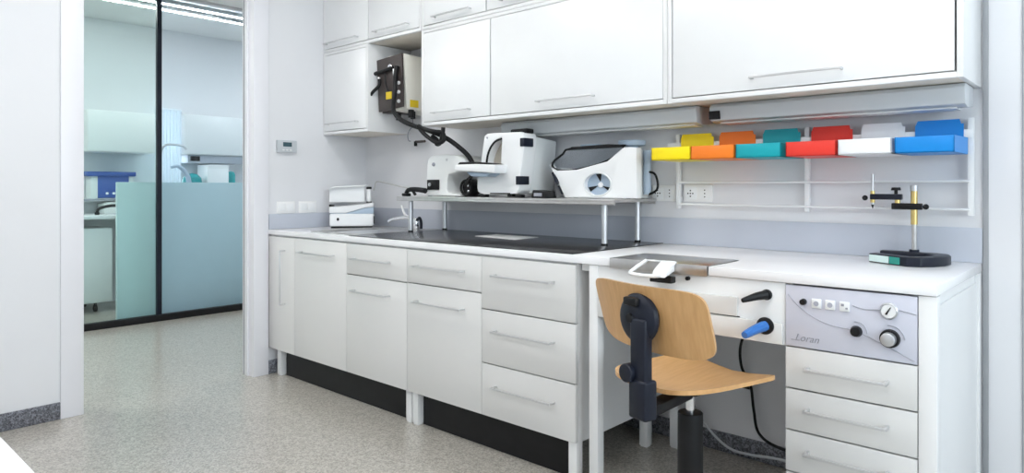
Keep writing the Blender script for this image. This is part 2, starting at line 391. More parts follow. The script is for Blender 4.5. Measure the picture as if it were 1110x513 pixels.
# ------------------------------------------------------------ base cabinets
F = -.73            # plane of the fronts
def leg(parent, x, y, z1, w=.04):
    b = B(); b.box(x, y, .006, x+w, y+w, z1, .0015); b.box(x+.004, y+.004, 0, x+w-.004, y+w-.004, .006)
    return b.build('leg', 'lam', parent)
def front(parent, name, x0, x1, z0, z1, hx=None, hz=None, m='lamfront'):
    f = B().box(x0+.0015, F, z0+.0015, x1-.0015, F+.018, z1-.0015, .0012).build(name, m, parent)
    if hx: handle(f, hx[0], hx[1], F, hz)
    return f
def carcass(parent, x0, x1):
    b = B()
    b.box(x0+.001, F+.019, .165, x0+.018, -.03, .868); b.box(x1-.018, F+.019, .165, x1-.001, -.03, .868)
    b.box(x0+.018, F+.019, .165, x1-.018, -.03, .183); b.box(x0+.018, -.045, .183, x1-.018, -.03, .868)
    b.box(x0+.018, F+.019, .85, x1-.018, -.05, .868)
    return b.build('carcass', 'lam', parent)
S = [0.004, .312, .848, 1.361, 1.876, 2.391]
a = thing('base_cabinet', (.68, -.38, 0), 'white base cabinet at the far end under the sink, with tall narrow door', 'cabinet', 'white base cabinets under the long worktop')
carcass(a, S[0], S[3])
f = front(a, 'door', S[0], S[1], .167, .862); vhandle(f, .205, F, .455, .785); f['label'] = 'narrow door with upright handle'
front(a, 'door', S[1], S[2], .167, .862, (.40, .735), .785)
front(a, 'drawer', S[2], S[3], .697, .862, (.925, 1.232), .785)
front(a, 'door', S[2], S[3], .167, .695, (.925, 1.232), .615)
for x, y in ((.06, -.70), (1.318, -.70), (.06, -.12), (1.318, -.12)): leg(a, x, y, .165)
c = thing('base_cabinet', (1.87, -.38, 0), 'white base cabinet with stack of three deep drawers beside the desk', 'cabinet', 'white base cabinets under the long worktop')
carcass(c, S[3]+.002, S[5])
front(c, 'drawer', S[3], S[4], .700, .862, (1.44, 1.772), .785)
front(c, 'door', S[3], S[4], .167, .698, (1.44, 1.772), .615)
front(c, 'drawer', S[4], S[5], .633, .862, (1.962, 2.288), .785)
front(c, 'drawer', S[4], S[5], .398, .631, (1.962, 2.288), .545)
front(c, 'drawer', S[4], S[5], .167, .396, (1.962, 2.288), .305)
for x, y in ((1.368, -.70), (2.348, -.72), (1.368, -.12), (2.348, -.20)): leg(c, x, y, .165)

B().box(.11, -.665, 0, 1.317, -.650, .160).build('shade_board', 'black', a)  # added black board, darkens the space under the cabinet in place of shade
B().box(1.41, -.665, 0, 2.347, -.650, .160).build('shade_board', 'black', c)  # same added board below the second cabinet, its black stands for shade
# worktop with a notch for the bench tray
wt = B().prism([(.002, -.735), (2.554, -.735), (2.554, -.49), (2.945, -.49), (2.945, -.735), (3.603, -.735), (3.603, -.003), (.002, -.003)], 'z', .870, .8995, bev=.002)
tag(wt.build('worktop', 'top'), 'long white worktop running over the base cabinets and the desk', 'worktop')
tag(B().box(.845, -.715, .9, 2.366, -.02, .9035, .001).build('worktop_plate', 'granite'), 'thin glossy black plate covering most of the worktop', 'worktop plate')
tag(B().prism([(1.414, -.315), (1.736, -.358), (1.71, -.146), (1.402, -.14)], 'z', .9038, .9050).build('white_patch', 'patch'), 'thin flat white patch on the black worktop plate', 'sheet')  # thin white quad laid on the plate
# sink
t = thing('sink', (.5, -.38, .9), 'stainless steel inset sink with drainer at the far end of worktop', 'sink')
def rr(x0, y0, x1, y1, r, n=5):
    out = []
    for (cx, cy, a0) in ((x1-r, y1-r, 0), (x0+r, y1-r, 90), (x0+r, y0+r, 180), (x1-r, y0+r, 270)):
        for k in range(n+1):
            q = math.radians(a0+90*k/n); out.append((cx+r*math.cos(q), cy+r*math.sin(q)))
    return out
B().prism(rr(.36, -.665, .835, -.06, .03), 'z', .9, .9035, holes=[rr(.50, -.60, .80, -.22, .05)[::-1]]).build('rim', 'steel', t)
t2 = B().prism(rr(.50, -.60, .80, -.22, .05), 'z', .9005, .9008); t2.cyl((.65, -.4, .9008), (.65, -.4, .9025), .03)
t2.build('bowl', 'alu', t)
b = B()
for k in range(5): b.box(.385+k*.022, -.60, .9036, .393+k*.022, -.22, .9055, .0008)
b.build('drainer_ribs', 'steel', t)
# tap
t = thing('mixer_tap', (.70, -.13, .9), 'chrome mixer tap with raised white lever at the back of the sink', 'tap')
B().cyl((.72, -.14, .9036), (.72, -.14, .97), .022, bev=.004).build('body', 'chrome', t)
B().tube([(.72, -.14, .955), (.66, -.17, .975), (.60, -.23, .965), (.585, -.25, .945)], .010).build('spout', 'chrome', t)
B().tube([(.70, -.14, .965), (.62, -.14, .985), (.59, -.14, 1.02), (.575, -.14, 1.05)], [.010, .005]).build('lever', 'white', t)
B().tube([(.74, -.15, .96), (.775, -.16, .975), (.79, -.16, .95), (.79, -.16, .91)], .009).build('hose', 'navy', t)

# stainless shelf on legs
t = thing('steel_shelf', (1.57, -.19, .9), 'long stainless steel shelf on four round legs above the worktop', 'shelf')
b = B().box(.815, -.365, 1.096, 2.325, -.012, 1.110, .002); b.box(.815, -.365, 1.085, 2.325, -.355, 1.097, .001); b.box(.815, -.03, 1.085, 2.325, -.02, 1.097, .001)
b.build('shelf_top', 'steel', t)
for x, y in ((.875, -.31), (2.245, -.325), (.875, -.045), (2.245, -.050)):
    l = B().cyl((x, y, .912), (x, y, 1.096), .0135).build('leg', 'alu', t)
    B().cyl((x, y, .9036), (x, y, .912), .0150).build('foot', 'black', l)

# ------------------------------------------------------------ desk
t = thing('desk', (2.86, -.37, 0), 'white desk section under the worktop with square legs and front drawer', 'desk')
for x, y in ((2.455, -.73), (2.455, -.12)): leg(t, x, y, .868)
B().box(2.495, -.725, .675, 3.196, -.705, .868, .001).build('apron', 'lam', t)
B().box(2.3995, -.70, .84, 3.196, -.03, .868).build('underframe', 'lam', t)
dw = B().box(2.50, -.737, .747, 3.045, -.7255, .808, .0012).build('pull_out_board', 'lamfront', t)
B().box(2.497, -.7262, .743, 3.05, -.7255, .7465).build('dark_gap', 'black', t)
B().box(2.50, -.737, .677, 3.19, -.7255, .742, .0012).build('lower_rail', 'lamfront', t)
# drawer unit with control panel
t = thing('drawer_unit', (3.39, -.37, 0), 'white pedestal of drawers with grey control panel at right end of desk', 'drawer unit')
b = B(); b.box(3.197, F+.019, .04, 3.214, -.03, .868); b.box(3.54, F+.019, .04, 3.556, -.03, .868); b.box(3.214, F+.019, .04, 3.54, -.03, .058); b.box(3.214, -.045, .058, 3.54, -.03, .868)
b.build('carcass', 'lam', t)
for z0, z1, hz in ((.549, .675, .617), (.421, .547, .492), (.293, .419, .364), (.165, .291, .236), (.045, .163, .11)):
    front(t, 'drawer', 3.197, 3.557, z0, z1, (3.262, 3.487), hz)
cp = B().box(3.1985, F, .678, 3.5555, F+.018, .864, .001).build('control_panel', 'panel', t)
def on(x, z, r, dz=.004, m='black', nm='knob', sx=None):
    return B().cyl((x, F, z), (x, F-dz, z), r, r*.9).build(nm, m, cp)
on(3.253, .817, .0095, .014)
for x in (3.291, 3.330, 3.370):
    p_ = B().box(x-.014, F-.005, .802, x+.014, F, .830, .002).build('socket_plate', 'white', cp)
    b = B(); b.cyl((x, F-.005, .816), (x, F-.0065, .816), .0075) if x < 3.36 else b.box(x-.009, F-.006, .817, x-.001, F-.005, .824).box(x+.003, F-.006, .809, x+.009, F-.005, .814)
    b.build('button', 'print2' if x < 3.36 else 'print', p_)
g = B().lathe([(0, 0), (.023, 0), (.0235, .008), (.020, .012), (.019, .010), (0, .010)], (3.487, F, .818), (0, -1, 0)).build('gauge', 'alu', cp); g['label'] = 'round pressure gauge with white face'
B().cyl((3.487, F-.010, .818), (3.487, F-.0112, .818), .0185).build('gauge_face', 'white', g)
B().tube([(3.481, F-.0125, .809), (3.493, F-.0125, .829)], [.0028, .001], smooth=0).build('needle', 'black', g)
k1 = B().lathe([(0, 0), (.015, 0), (.0165, .004), (.013, .018), (0, .019)], (3.402, F, .749), (0, -1, 0)).build('knob', 'black', cp)
k2 = B().lathe([(0, 0), (.026, 0), (.025, .012), (.020, .014), (0, .014)], (3.489, F, .741), (0, -1, 0)).build('knob', 'black', cp)
B().lathe([(0, 0), (.0195, 0), (.0185, .018), (.015, .020), (0, .020)], (3.489, F-.012, .741), (0, -1, 0)).build('knob_cap', 'alu', k2)
def arc(cx, cz, r, a0, a1, n=12): return [(cx+r*math.cos(math.radians(a0+(a1-a0)*k/n)), F-.0006, cz+r*math.sin(math.radians(a0+(a1-a0)*k/n))) for k in range(n+1)]
b = B(); b.tube(arc(3.402, .749, .027, 105, -10), .0016, smooth=0, seg=6); b.tube(arc(3.489, .741, .036, 100, 0), .0018, smooth=0, seg=6)
b.tube([(3.206, F-.0004, .835), (3.24, F-.0004, .80), (3.28, F-.0004, .775), (3.33, F-.0004, .757), (3.40, F-.0004, .748), (3.47, F-.0004, .722), (3.55, F-.0004, .686)], .0016, seg=6)
b.tube([(3.392, F-.0004, .822), (3.42, F-.0004, .815), (3.46, F-.0004, .817), (3.51, F-.0004, .822), (3.553, F-.0004, .815)], .0018, seg=6)
b.build('printed_lines', 'print2', cp)
def text(s, size, loc, m, parent, name='lettering', rot=(PI/2, 0, 0), shear=0.):
    cu = bpy.data.curves.new('t', 'FONT'); cu.body = s; cu.size = size; cu.extrude = .0004; cu.shear = shear
    tmp = bpy.data.objects.new('t', cu); C.objects.link(tmp); tmp.rotation_euler = rot; tmp.location = loc
    dg = bpy.context.evaluated_depsgraph_get(); dg.update()
    me = bpy.data.meshes.new_from_object(tmp.evaluated_get(dg)); me.transform(Matrix.LocRotScale(Vector(loc), __import__('mathutils').Euler(rot), None))
    bpy.data.objects.remove(tmp)
    bb = B(); bb.bm.from_mesh(me); bpy.data.meshes.remove(me)
    return bb.build(name, m, parent, smooth=False)
text('Loran', .030, (3.226, F-.0006, .697), 'print', cp, shear=.35)
b = B().box(3.216, F-.0008, .6975, 3.232, F, .6995)
b.build('underline', 'print', cp)
ep = B(); ep.box(3.558, F+.001, .04, 3.602, F+.045, .868, .001); ep.box(3.558, -.047, .04, 3.602, -.003, .868, .001); ep.box(3.5585, F+.045, .05, 3.594, -.047, .835); ep.box(3.558, F+.045, .835, 3.588, -.047, .868)
ep.build('end_panel', 'lam', t)
for x, y in ((3.2, -.70), (3.555, -.70), (3.2, -.1), (3.555, -.1)): leg(t, x, y, .040)

# bench tray let into the desk edge
t = thing('bench_tray', (2.75, -.62, .88), 'stainless steel tray plate let into the front edge of the desk top', 'tray')
B().box(2.556, -.738, .9, 2.943, -.492, .9025, .0008).build('plate', 'steel', t)
B().box(2.556, -.741, .866, 2.943, -.7385, .9025, .0008).build('lip', 'steel', t)
t = thing('bench_pin', (2.75, -.78, .86), 'white hinged bench pin bracket clipped to front of the steel tray', 'bench pin')
b = B(); b.tube([(2.715, -.745, .905), (2.69, -.80, .872), (2.70, -.815, .862), (2.79, -.815, .862), (2.815, -.795, .872), (2.825, -.745, .905)], .0065, smooth=3)
b.prism([(-.815, .858), (-.745, .876), (-.745, .911), (-.80, .880)], 'x', 2.775, 2.828, bev=.003)
b.box(2.71, -.752, .9028, 2.83, -.735, .9085, .002)
b.build('bracket', 'white', t)
B().box(2.745, -.775, .835, 2.83, -.742, .858, .004).build('clamp', 'black', t)
tag(B().cyl((2.868, -.725, .853), (2.868, -.7365, .853), .007).build('hook_knob', 'black'), 'tiny black knob on the desk front under the steel tray', 'knob')
# hand pieces in holders
for nm, z, m, lb in (('black_air_gun', .826, 'black', 'black nozzle tool in the upper round holder on the desk front'), ('blue_air_gun', .730, 'blue', 'blue nozzle tool in the lower round holder on the desk front')):
    t = thing(nm, (3.139, -.74, z-.02), lb, 'tool')
    big = m == 'blue'
    r = .027 if big else .017
    B().lathe([(0, 0), (r, 0), (r, .006), (r*.8, .009), (0, .009)], (3.139, -.7375 if big else -.7255, z), (0, -1, 0)).build('holder_ring', 'black', t)
    x0 = 3.139
    if big: B().tube([(x0, -.742, z), (x0-.012, -.775, z-.006), (x0-.022, -.815, z-.014), (x0-.026, -.835, z-.018)], [.017, .011]).build('nozzle', m, t)
    else: B().tube([(x0, -.732, z), (x0-.02, -.76, z-.004), (x0-.035, -.785, z-.01), (x0-.045, -.805, z-.014)], [.015, .007]).build('nozzle', m, t)

# ------------------------------------------------------------ wall cabinets
U = -.338
def wall_cab(label, x0, x1, z0, z1, doors, group, hz, right=False):
    t = thing('wall_cabinet', ((x0+x1)/2, U/2, z0), label, 'cabinet', group)
    b = B(); x0 += .001; x1 -= .001
    b.box(x0, U, z0, x0+.018, -.002, z1, .0008); b.box(x1-.018, U, z0, x1, -.002, z1, .0008)
    b.box(x0+.018, U, z0, x1-.018, U+.02, z0+.018, .0008); b.box(x0+.018, U, z1-.018, x1-.018, -.002, z1, .0008)
    b.box(x0+.018, -.012, z0+.018, x1-.018, -.002, z1-.018)
    b.build('carcass', 'lam', t)
    B().box(x0+.018, U+.02, z0+.001, x1-.018, -.002, z0+.018, .0008).build('bottom_board', 'lamcream', t)
    for a, c, h0, h1 in doors:
        f = B().box(a+.003, U-.001, z0+.022, c-.003, U+.016, z1-.021, .0012).build('door', 'white', t)
        handle(f, h0, h1, U-.001, hz, r=.004, off=.026)
    return t
G1 = 'lower white wall cabinets'; G2 = 'upper white wall cabinets'
wall_cab('narrow white wall cabinet nearest the left corner, lower tier', 0.002, .50, 1.509, 2.050, [(.018, .482, .065, .40)], G1, 1.575)
wall_cab('white wall cabinet right of the niche, with two lift-up doors', 1.004, 2.566, 1.509, 2.050, [(1.022, 1.548, 1.115, 1.408), (1.550, 2.548, 1.875, 2.205)], G1, 1.575)
wall_cab('wide white wall cabinet at the right end above the coloured bins', 2.567, 3.602, 1.509, 2.050, [(2.590, 3.580, 2.925, 3.25)], G1, 1.575)
wall_cab('upper white wall cabinet above the niche and the left corner', 0.002, 1.003, 2.052, 2.72, [(.018, .500, .045, .40), (.502, .985, .58, .90)], G2, 2.105)
wall_cab('upper white wall cabinet second from the left corner', 1.004, 2.035, 2.052, 2.72, [(1.022, 1.518, 1.12, 1.41), (1.520, 2.017, 1.63, 1.93)], G2, 2.105)
wall_cab('upper white wall cabinet at the right, cut off by the photo top', 2.036, 3.602, 2.052, 2.72, [(2.055, 2.80, 2.28, 2.60), (2.802, 3.584, 3.03, 3.35)], G2, 2.105)
# under-cabinet lights
for x0, x1, lb, e in ((1.50, 2.628, 'grey under-cabinet light left of the coloured bins', 0), (2.690, 3.585, 'grey under-cabinet light with black end above the coloured bins', 1)):
    t = thing('under_cabinet_light', ((x0+x1)/2, -.14, 1.44), lb, 'light', 'under-cabinet lights')
    B().prism([(-.21, 1.493), (-.20, 1.438), (-.15, 1.430), (-.05, 1.440), (-.05, 1.508), (-.195, 1.508)], 'x', x0, x1, bev=.003).build('housing', 'thermo', t)
    B().box(x0+.03, -.17, 1.427, x1-.03, -.08, 1.434, .002).build('diffuser', 'white2', t)
    if e:
        q = B().box(x0-.002, -.212, 1.444, x0+.045, -.20, 1.478, .002).build('switch_block', 'black', t)

# rail rack and bins
t = thing('bin_rack', (3.02, -.03, 1.06), 'white wire wall rack carrying the row of coloured bins', 'rack')
for x in (2.448, 3.022, 3.575):
    B().box(x-.009, -.034, 1.065, x+.009, -.016, 1.405, .001).build('upright', 'white', t)
    B().box(x-.006, -.018, 1.10, x+.006, -.0105 if 0 else -.001, 1.12).build('wall_bracket', 'white', t)
for z in (1.086, 1.185): B().cyl((2.452, -.037, z), (3.572, -.037, z), .0045).build('rail', 'white', t)
B().box(2.40, -.040, 1.335, 3.584, -.0345, 1.365, .001).build('hanging_rail', 'white', t)
names = ['yellow', 'orange', 'teal', 'red', 'white', 'blue']
bx = 2.405
BD = [(2.458, 2.640), (2.643, 2.828), (2.836, 3.012), (3.031, 3.208), (3.215, 3.386), (3.395, 3.568)]
for nm, (x0, x1) in zip(names, BD):
    lbl = {'yellow': 'yellow open storage bin at the left end of the wall rack', 'blue': 'blue open storage bin at the right end of the wall rack'}.get(nm, nm+' open storage bin hanging in the row on the wall rack')
    t = thing('storage_bin', ((x0+x1)/2, -.16, 1.28), lbl, 'bin', 'coloured bins on the wall rack')
    y0, y1, z0, zf = -.28, -.041, 1.278, 1.332
    b = B(); w = .003; mm = 'bin_'+nm
    b.box(x0, y0, z0, x1, y0+w, zf, .001)                              # front wall
    b.box(x0, y0, z0, x1, y1, z0+w)                                     # floor
    for xa in (x0, x1-w): b.prism([(y0, z0), (y1, z0), (y1, zf+.004), (y0, zf)], 'x', xa, xa+w)
    b.build('tray', mm, t)
    k = .030
    xb0, xb1 = x0+.008, x1-.008
    b = B().prism([(xb0+.004, z0), (xb1-.004, z0), (xb1-.004, 1.386), (xb1-.012, 1.386), (xb1-.016, 1.402), (xb0+.012, 1.402), (xb0+.006, 1.386), (xb0+.004, 1.386)], 'y', y1-w, y1)
    b.build('back_plate', mm, t)

# sockets, thermostat
def socket(x, z, w, h, label, group, mods=2):
    t = thing('wall_socket', (x, -.005, z), label, 'socket', group)
    f = B().box(x-w/2, -.010, z-h/2, x+w/2, 0, z+h/2, .003).build('plate', 'socket', t)
    n = mods
    for k in range(n):
        cx = x-w/2+w*(k+.5)/n
        b = B(); b.box(cx-w/n*.42, -.012, z-h*.36, cx+w/n*.42, -.010, z+h*.36, .001)
        m_ = b.build('insert', 'white', f)
        b = B()
        if k % 2 == 0:
            for dx in (-.012, 0, .012): b.cyl((cx+dx, -.0121, z), (cx+dx, -.0128, z), .0035, seg=10)
            for dz in (-.013, .013): b.cyl((cx, -.0121, z+dz), (cx, -.0128, z+dz), .0035, seg=10)
        else:
            for dz in (-.015, 0, .015): b.cyl((cx, -.0121, z+dz), (cx, -.0128, z+dz), .003, seg=10)
        h_ = b.build('socket_holes', 'hole', f)
socket(2.362, 1.135, .125, .075, 'white double wall socket left of the rack upright', 'sockets on the back wall')
socket(2.535, 1.135, .140, .078, 'white double wall socket behind the left end of the rack', 'sockets on the back wall')
for y0, y1, lb in ((-.677, -.545, 'left of the two white switch plates low on the left wall'), (-.525, -.39, 'right of the two white switch plates low on the left wall')):
    t = thing('switch_plate', (0, (y0+y1)/2, 1.03), lb, 'switch', 'switch plates on the left wall')
    p_ = B().box(0, y0+.004, .996, .009, y1-.004, 1.072, .003).build('plate', 'socket', t)
    for k in range(2):
        ya = y0+.014+k*.055
        B().box(.009, ya, 1.012, .012, ya+.048, 1.058, .002).build('rocker', 'white', p_)
t = thing('thermostat', (0, -.61, 1.42), 'small grey wall thermostat with dark display on the left wall', 'thermostat')
B().box(0, -.677, 1.382, .022, -.543, 1.460, .004).build('case', 'thermo', t)
B().box(.022, -.640, 1.42, .0235, -.580, 1.447, .0006).build('display', 'display', t)
b = B()
for k in range(3): b.box(.022, -.645+k*.025, 1.394, .024, -.630+k*.025, 1.402, .001)
b.build('buttons', 'white2', t)

# ------------------------------------------------------------ steam cleaner in the niche
t = thing('steam_cleaner', (.63, -.13, 1.63), 'wall-hung cream and dark brown steam cleaner in the cabinet niche', 'steam cleaner')
B().prism([(-.262, 1.968), (-.235, 1.636), (-.002, 1.62), (-.002, 1.955)], 'x', .60, .752, bev=.004).build('casing', 'cream', t)
B().prism([(-.258, 1.958), (-.236, 1.625), (-.002, 1.63), (-.002, 1.94)], 'x', .505, .598, bev=.003).build('side_casing', 'brown', t)
fp = B().prism([(.500, 1.952), (.748, 1.968), (.757, 1.645), (.522, 1.628)], 'y', -.275, -.262, bev=.003).build('front_panel', 'brown', t)
B().lathe([(0, 0), (.021, 0), (.021, .006), (.016, .010), (0, .010)], (.64, -.275, 1.892), (0, -1, 0)).build('dial', 'chrome', t)
B().tube([(.69, -.285, 1.875), (.70, -.288, 1.80)], .010, smooth=0).build('hose_coupling', 'alu', t)
B().tube([(.54, -.285, 1.84), (.545, -.287, 1.80)], .009, smooth=0).build('hose_coupling', 'alu', t)
B().tube([(.50, -.285, 1.868), (.56, -.29, 1.872), (.68, -.29, 1.885)], .012, smooth=3).build('pipe', 'black', t)
B().box(.60, -.280, 1.70, .655, -.2755, 1.745, .001).build('warning_label', 'yellowlab', t)
B().box(.7515, -.215, 1.648, .7535, -.150, 1.692).build('warning_label', 'yellowlab', t)
for z in (1.79, 1.735, 1.68): B().cyl((.725, -.275, z), (.725, -.283, z), .011).build('button', 'white', t)
for x in (.56, .70): B().cyl((x, -.15, 1.585), (x, -.15, 1.63), .016).build('outlet', 'black', t)
B().cyl((.745, -.20, 1.585), (.745, -.20, 1.632), .018).build('outlet', 'black', t)
B().tube([(.545, -.287, 1.83), (.545, -.29, 1.79), (.50, -.31, 1.745), (.475, -.32, 1.70), (.47, -.32, 1.67)], .010).build('spray_lance', 'rubber', t)
B().tube([(.60, -.285, 1.86), (.61, -.29, 1.80), (.635, -.288, 1.745)], .005).build('cable', 'rubber', t)
b = B(); b.tube([(.715, -.285, 1.89), (.718, -.30, 1.82), (.728, -.31, 1.73), (.75, -.34, 1.655), (.80, -.37, 1.60), (.87, -.375, 1.55), (.97, -.37, 1.512), (1.07, -.34, 1.48), (1.16, -.30, 1.44), (1.23, -.26, 1.385), (1.28, -.23, 1.33), (1.31, -.21, 1.26)], .0135, smooth=8)
b.build('steam_hose', 'rubber', t)
b = B(); b.tube([(1.015, -.37, 1.507), (1.040, -.36, 1.472), (1.085, -.35, 1.437), (1.145, -.34, 1.407), (1.185, -.33, 1.422), (1.175, -.33, 1.462), (1.125, -.35, 1.472), (1.055, -.36, 1.487)], .0115, closed=True, smooth=6)
b.tube([(1.085, -.33, 1.448), (1.115, -.32, 1.428), (1.125, -.33, 1.403), (1.155, -.33, 1.408), (1.175, -.33, 1.458), (1.180, -.33, 1.493)], .012, smooth=5)
b.build('hose_loop', 'rubber', t)
# wall tap with wire below the niche
t = thing('wall_valve', (.64, -.03, 1.44), 'small black and brass wall valve below the cabinet niche', 'valve')
b = B(); b.cyl((.60, -.045, 1.425), (.60, -.045, 1.455), .011); b.cyl((.60, -.045, 1.455), (.60, -.002, 1.455), .006); b.build('valve_body', 'black', t)
B().cyl((.605, -.045, 1.452), (.69, -.045, 1.452), .008).build('valve_stem', 'brown', t)
B().tube([(.545, -.03, 1.618), (.565, -.04, 1.56), (.545, -.05, 1.53), (.527, -.05, 1.50), (.535, -.05, 1.465), (.555, -.05, 1.458)], .0035).build('thin_cable', 'print', t)

# ------------------------------------------------------------ machines on the steel shelf
Z1 = 1.1103
# spray gun
t = thing('spray_gun', (.9, -.30, Z1), 'black hand gun with thin bent metal nozzle lying at the left shelf end', 'spray gun')
B().tube([(.822, -.30, 1.128), (.845, -.30, 1.147), (.90, -.30, 1.150), (.96, -.30, 1.146), (.995, -.30, 1.142)], [.012, .016], smooth=4).build('body', 'black', t)
B().tube([(.88, -.30, 1.145), (.90, -.30, 1.125), (.905, -.30, 1.119)], .0085, smooth=3).build('trigger', 'black', t)
B().box(.80, -.318, Z1, .845, -.282, 1.128, .005).build('foot', 'black', t)
B().tube([(.835, -.30, 1.158), (.74, -.30, 1.172), (.60, -.30, 1.192), (.54, -.30, 1.197), (.523, -.30, 1.185), (.515, -.30, 1.165), (.503, -.30, 1.143)], .0042).build('nozzle', 'steel', t)
# polishing / trimmer machine
t = thing('model_trimmer', (1.08, -.17, Z1), 'rounded white trimmer machine with black square opening on the shelf', 'machine')
TR = [(.951, 1.300), (.960, 1.325), (.985, 1.342), (1.04, 1.349), (1.12, 1.348), (1.20, 1.340), (1.25, 1.326), (1.275, 1.30), (1.276, 1.256), (1.20, 1.246), (1.135, 1.235), (1.122, 1.21), (1.120, 1.145), (1.135, 1.130), (1.225, 1.126), (1.232, 1.113), (.938, 1.113), (.946, 1.20)]
B().prism(TR, 'y', -.25, -.06, bev=.010, seg=3).build('body', 'white2', t)
B().box(.958, -.258, 1.148, 1.060, -.249, 1.206, .003).build('opening', 'black', t)
B().cyl((.985, -.258, 1.178), (.985, -.264, 1.178), .010).build('inner_ring', 'alu', t)
B().lathe([(0, 0), (.011, 0), (.010, .006), (.0, .008)], (1.01, -.25, 1.294), (0, -1, 0)).build('knob', 'print', t)
B().cyl((1.12, -.249, 1.318), (1.12, -.252, 1.318), .008).build('screw', 'alu', t)
for x in (.96, 1.19):
    for y in (-.235, -.09): B().cyl((x, y, Z1), (x, y, 1.115), .012).build('foot', 'print', t)
# black motor / wheel between
t = thing('black_grinder', (1.27, -.21, Z1), 'black round grinding motor with coiled cord between the two white machines', 'grinder')
B().lathe([(0, 0), (.040, 0), (.048, .012), (.048, .05), (.036, .07), (0, .072)], (1.265, -.16, 1.160), (0, -1, 0)).build('motor', 'black', t)
B().tube([(1.265+.040*math.cos(q*PI/6), -.238, 1.160+.040*math.sin(q*PI/6)) for q in range(12)], .0075, closed=True, smooth=3).build('guard_ring', 'rubber', t)
B().tube([(1.265, -.24, 1.165), (1.29, -.25, 1.20), (1.31, -.25, 1.215), (1.32, -.25, 1.235)], .010, smooth=4).build('cord', 'rubber', t)
for dx, dz in ((.015, .012), (.02, -.018)): B().sph((1.265+dx, -.236, 1.160+dz), .008).build('bolt', 'chrome', t)
B().box(1.235, -.22, Z1, 1.30, -.14, 1.120, .003).build('stand', 'black', t)
# scanner
t = thing('desktop_scanner', (1.62, -.2, Z1), 'large white scanner with curved opening and front tray, centre of shelf', 'scanner')
PL = [(1.491, 1.400), (1.496, 1.428), (1.515, 1.440), (1.60, 1.440), (1.745, 1.437), (1.768, 1.430), (1.775, 1.405), (1.742, 1.185), (1.735, 1.150), (1.715, 1.131), (1.60, 1.127), (1.49, 1.126), (1.450, 1.138), (1.443, 1.160), (1.445, 1.205), (1.465, 1.24), (1.472, 1.300)]
HL = [(1.622, 1.414), (1.600, 1.411), (1.577, 1.402), (1.556, 1.388), (1.538, 1.366), (1.520, 1.335), (1.510, 1.31), (1.506, 1.285), (1.56, 1.281), (1.614, 1.277), (1.618, 1.34)]
B().prism(PL, 'y', -.33, -.235, holes=[HL], bev=.006, seg=3).build('front_shell', 'white', t)
b = B(); b.prism([(1.50, 1.27), (1.50, 1.40), (1.64, 1.43), (1.64, 1.27)], 'y', -.268, -.250); b.build('lining', 'beige', t)
B().tube([(1.510, -.325, 1.292), (1.520, -.327, 1.33), (1.542, -.328, 1.368), (1.575, -.328, 1.397), (1.618, -.328, 1.410)], .0055).build('seal', 'black', t)
b = B(); b.prism([(1.50, 1.13), (1.50, 1.42), (1.76, 1.42), (1.735, 1.13)], 'y', -.235, -.04, inset=.10, bev=.008)
b.build('rear_housing', 'white2', t)
for (x0, z0, x1, z1) in ((1.762, 1.352, 1.812, 1.392), (1.732, 1.178, 1.780, 1.216)):
    pass
for zc, xs in ((1.385, 1.772), (1.197, 1.744)):
    B().box(xs-.022, -.337, zc-.021, xs+.006, -.265, zc+.021, .003).build('hinge', 'navy', t)
B().box(1.66, -.31, 1.430, 1.77, -.25, 1.456, .008).build('top_latch', 'black', t)
TY = [(-.47, 0)]
b = B().prism([(1.365, 1.262), (1.372, 1.281), (1.52, 1.281), (1.66, 1.274), (1.655, 1.232), (1.56, 1.238), (1.44, 1.243), (1.375, 1.246)], 'y', -.42, -.325, bev=.006, seg=3)
b.build('tray', 'white', t)
B().prism([(1.385, 1.2815), (1.40, 1.293), (1.50, 1.293), (1.62, 1.283), (1.64, 1.279)], 'y', -.415, -.33, bev=.003).build('tray_mat', 'black', t)
B().prism([(1.43, 1.243), (1.62, 1.236), (1.58, 1.215), (1.47, 1.218)], 'y', -.40, -.325, bev=.005).build('tray_support', 'bluegrey', t)
B().cyl((1.52, -.3305, 1.418), (1.52, -.333, 1.418), .005).build('button', 'print2', t)
for x in (1.47, 1.72):
    for y in (-.30, -.09): B().box(x-.02, y-.015, Z1, x+.02, y+.015, 1.128, .003).build('foot', 'black', t)
B().box(1.54, -.332, 1.1285, 1.68, -.328, 1.1345, .001).build('slot', 'black', t)
# sandblaster
t = thing('sandblaster', (2.1, -.12, Z1), 'white sandblasting cabinet with clear hood and round blue hand port', 'sandblaster')
SB = [(1.822, 1.280), (1.836, 1.258), (1.877, 1.2455), (1.996, 1.2475), (2.173, 1.284), (2.266, 1.347), (2.333, 1.342), (2.333, 1.112), (1.925, 1.112), (1.875, 1.20)]
HP = [(2.118+.078*math.cos(2*PI*k/28), 1.177+.055*math.sin(2*PI*k/28)) for k in range(28)]
B().prism(SB, 'y', -.20, -.155, bev=.005, holes=[HP]).build('front_shell', 'white', t)
B().prism([(1.85, 1.262), (1.996, 1.2475), (2.173, 1.284), (2.25, 1.335), (2.29, 1.338), (2.29, 1.112), (1.93, 1.112)], 'y', -.155, -.03, bev=.004).build('rear_shell', 'white2', t)
HD = [(1.840, 1.283), (1.906, 1.327), (1.957, 1.352), (2.255, 1.354), (2.173, 1.288), (1.996, 1.25), (1.871, 1.249)]
B().prism(HD, 'y', -.190, -.04).build('hood', 'hood', t)
hr = [(x, -.192, z) for x, z in HD]
B().tube(hr, .0055, closed=True, smooth=3, seg=8).build('hood_rim', 'black', t)
B().prism([(1.93, 1.345), (1.965, 1.360), (2.262, 1.360), (2.25, 1.348)], 'y', -.20, -.170, bev=.002).build('hood_lid', 'black', t)
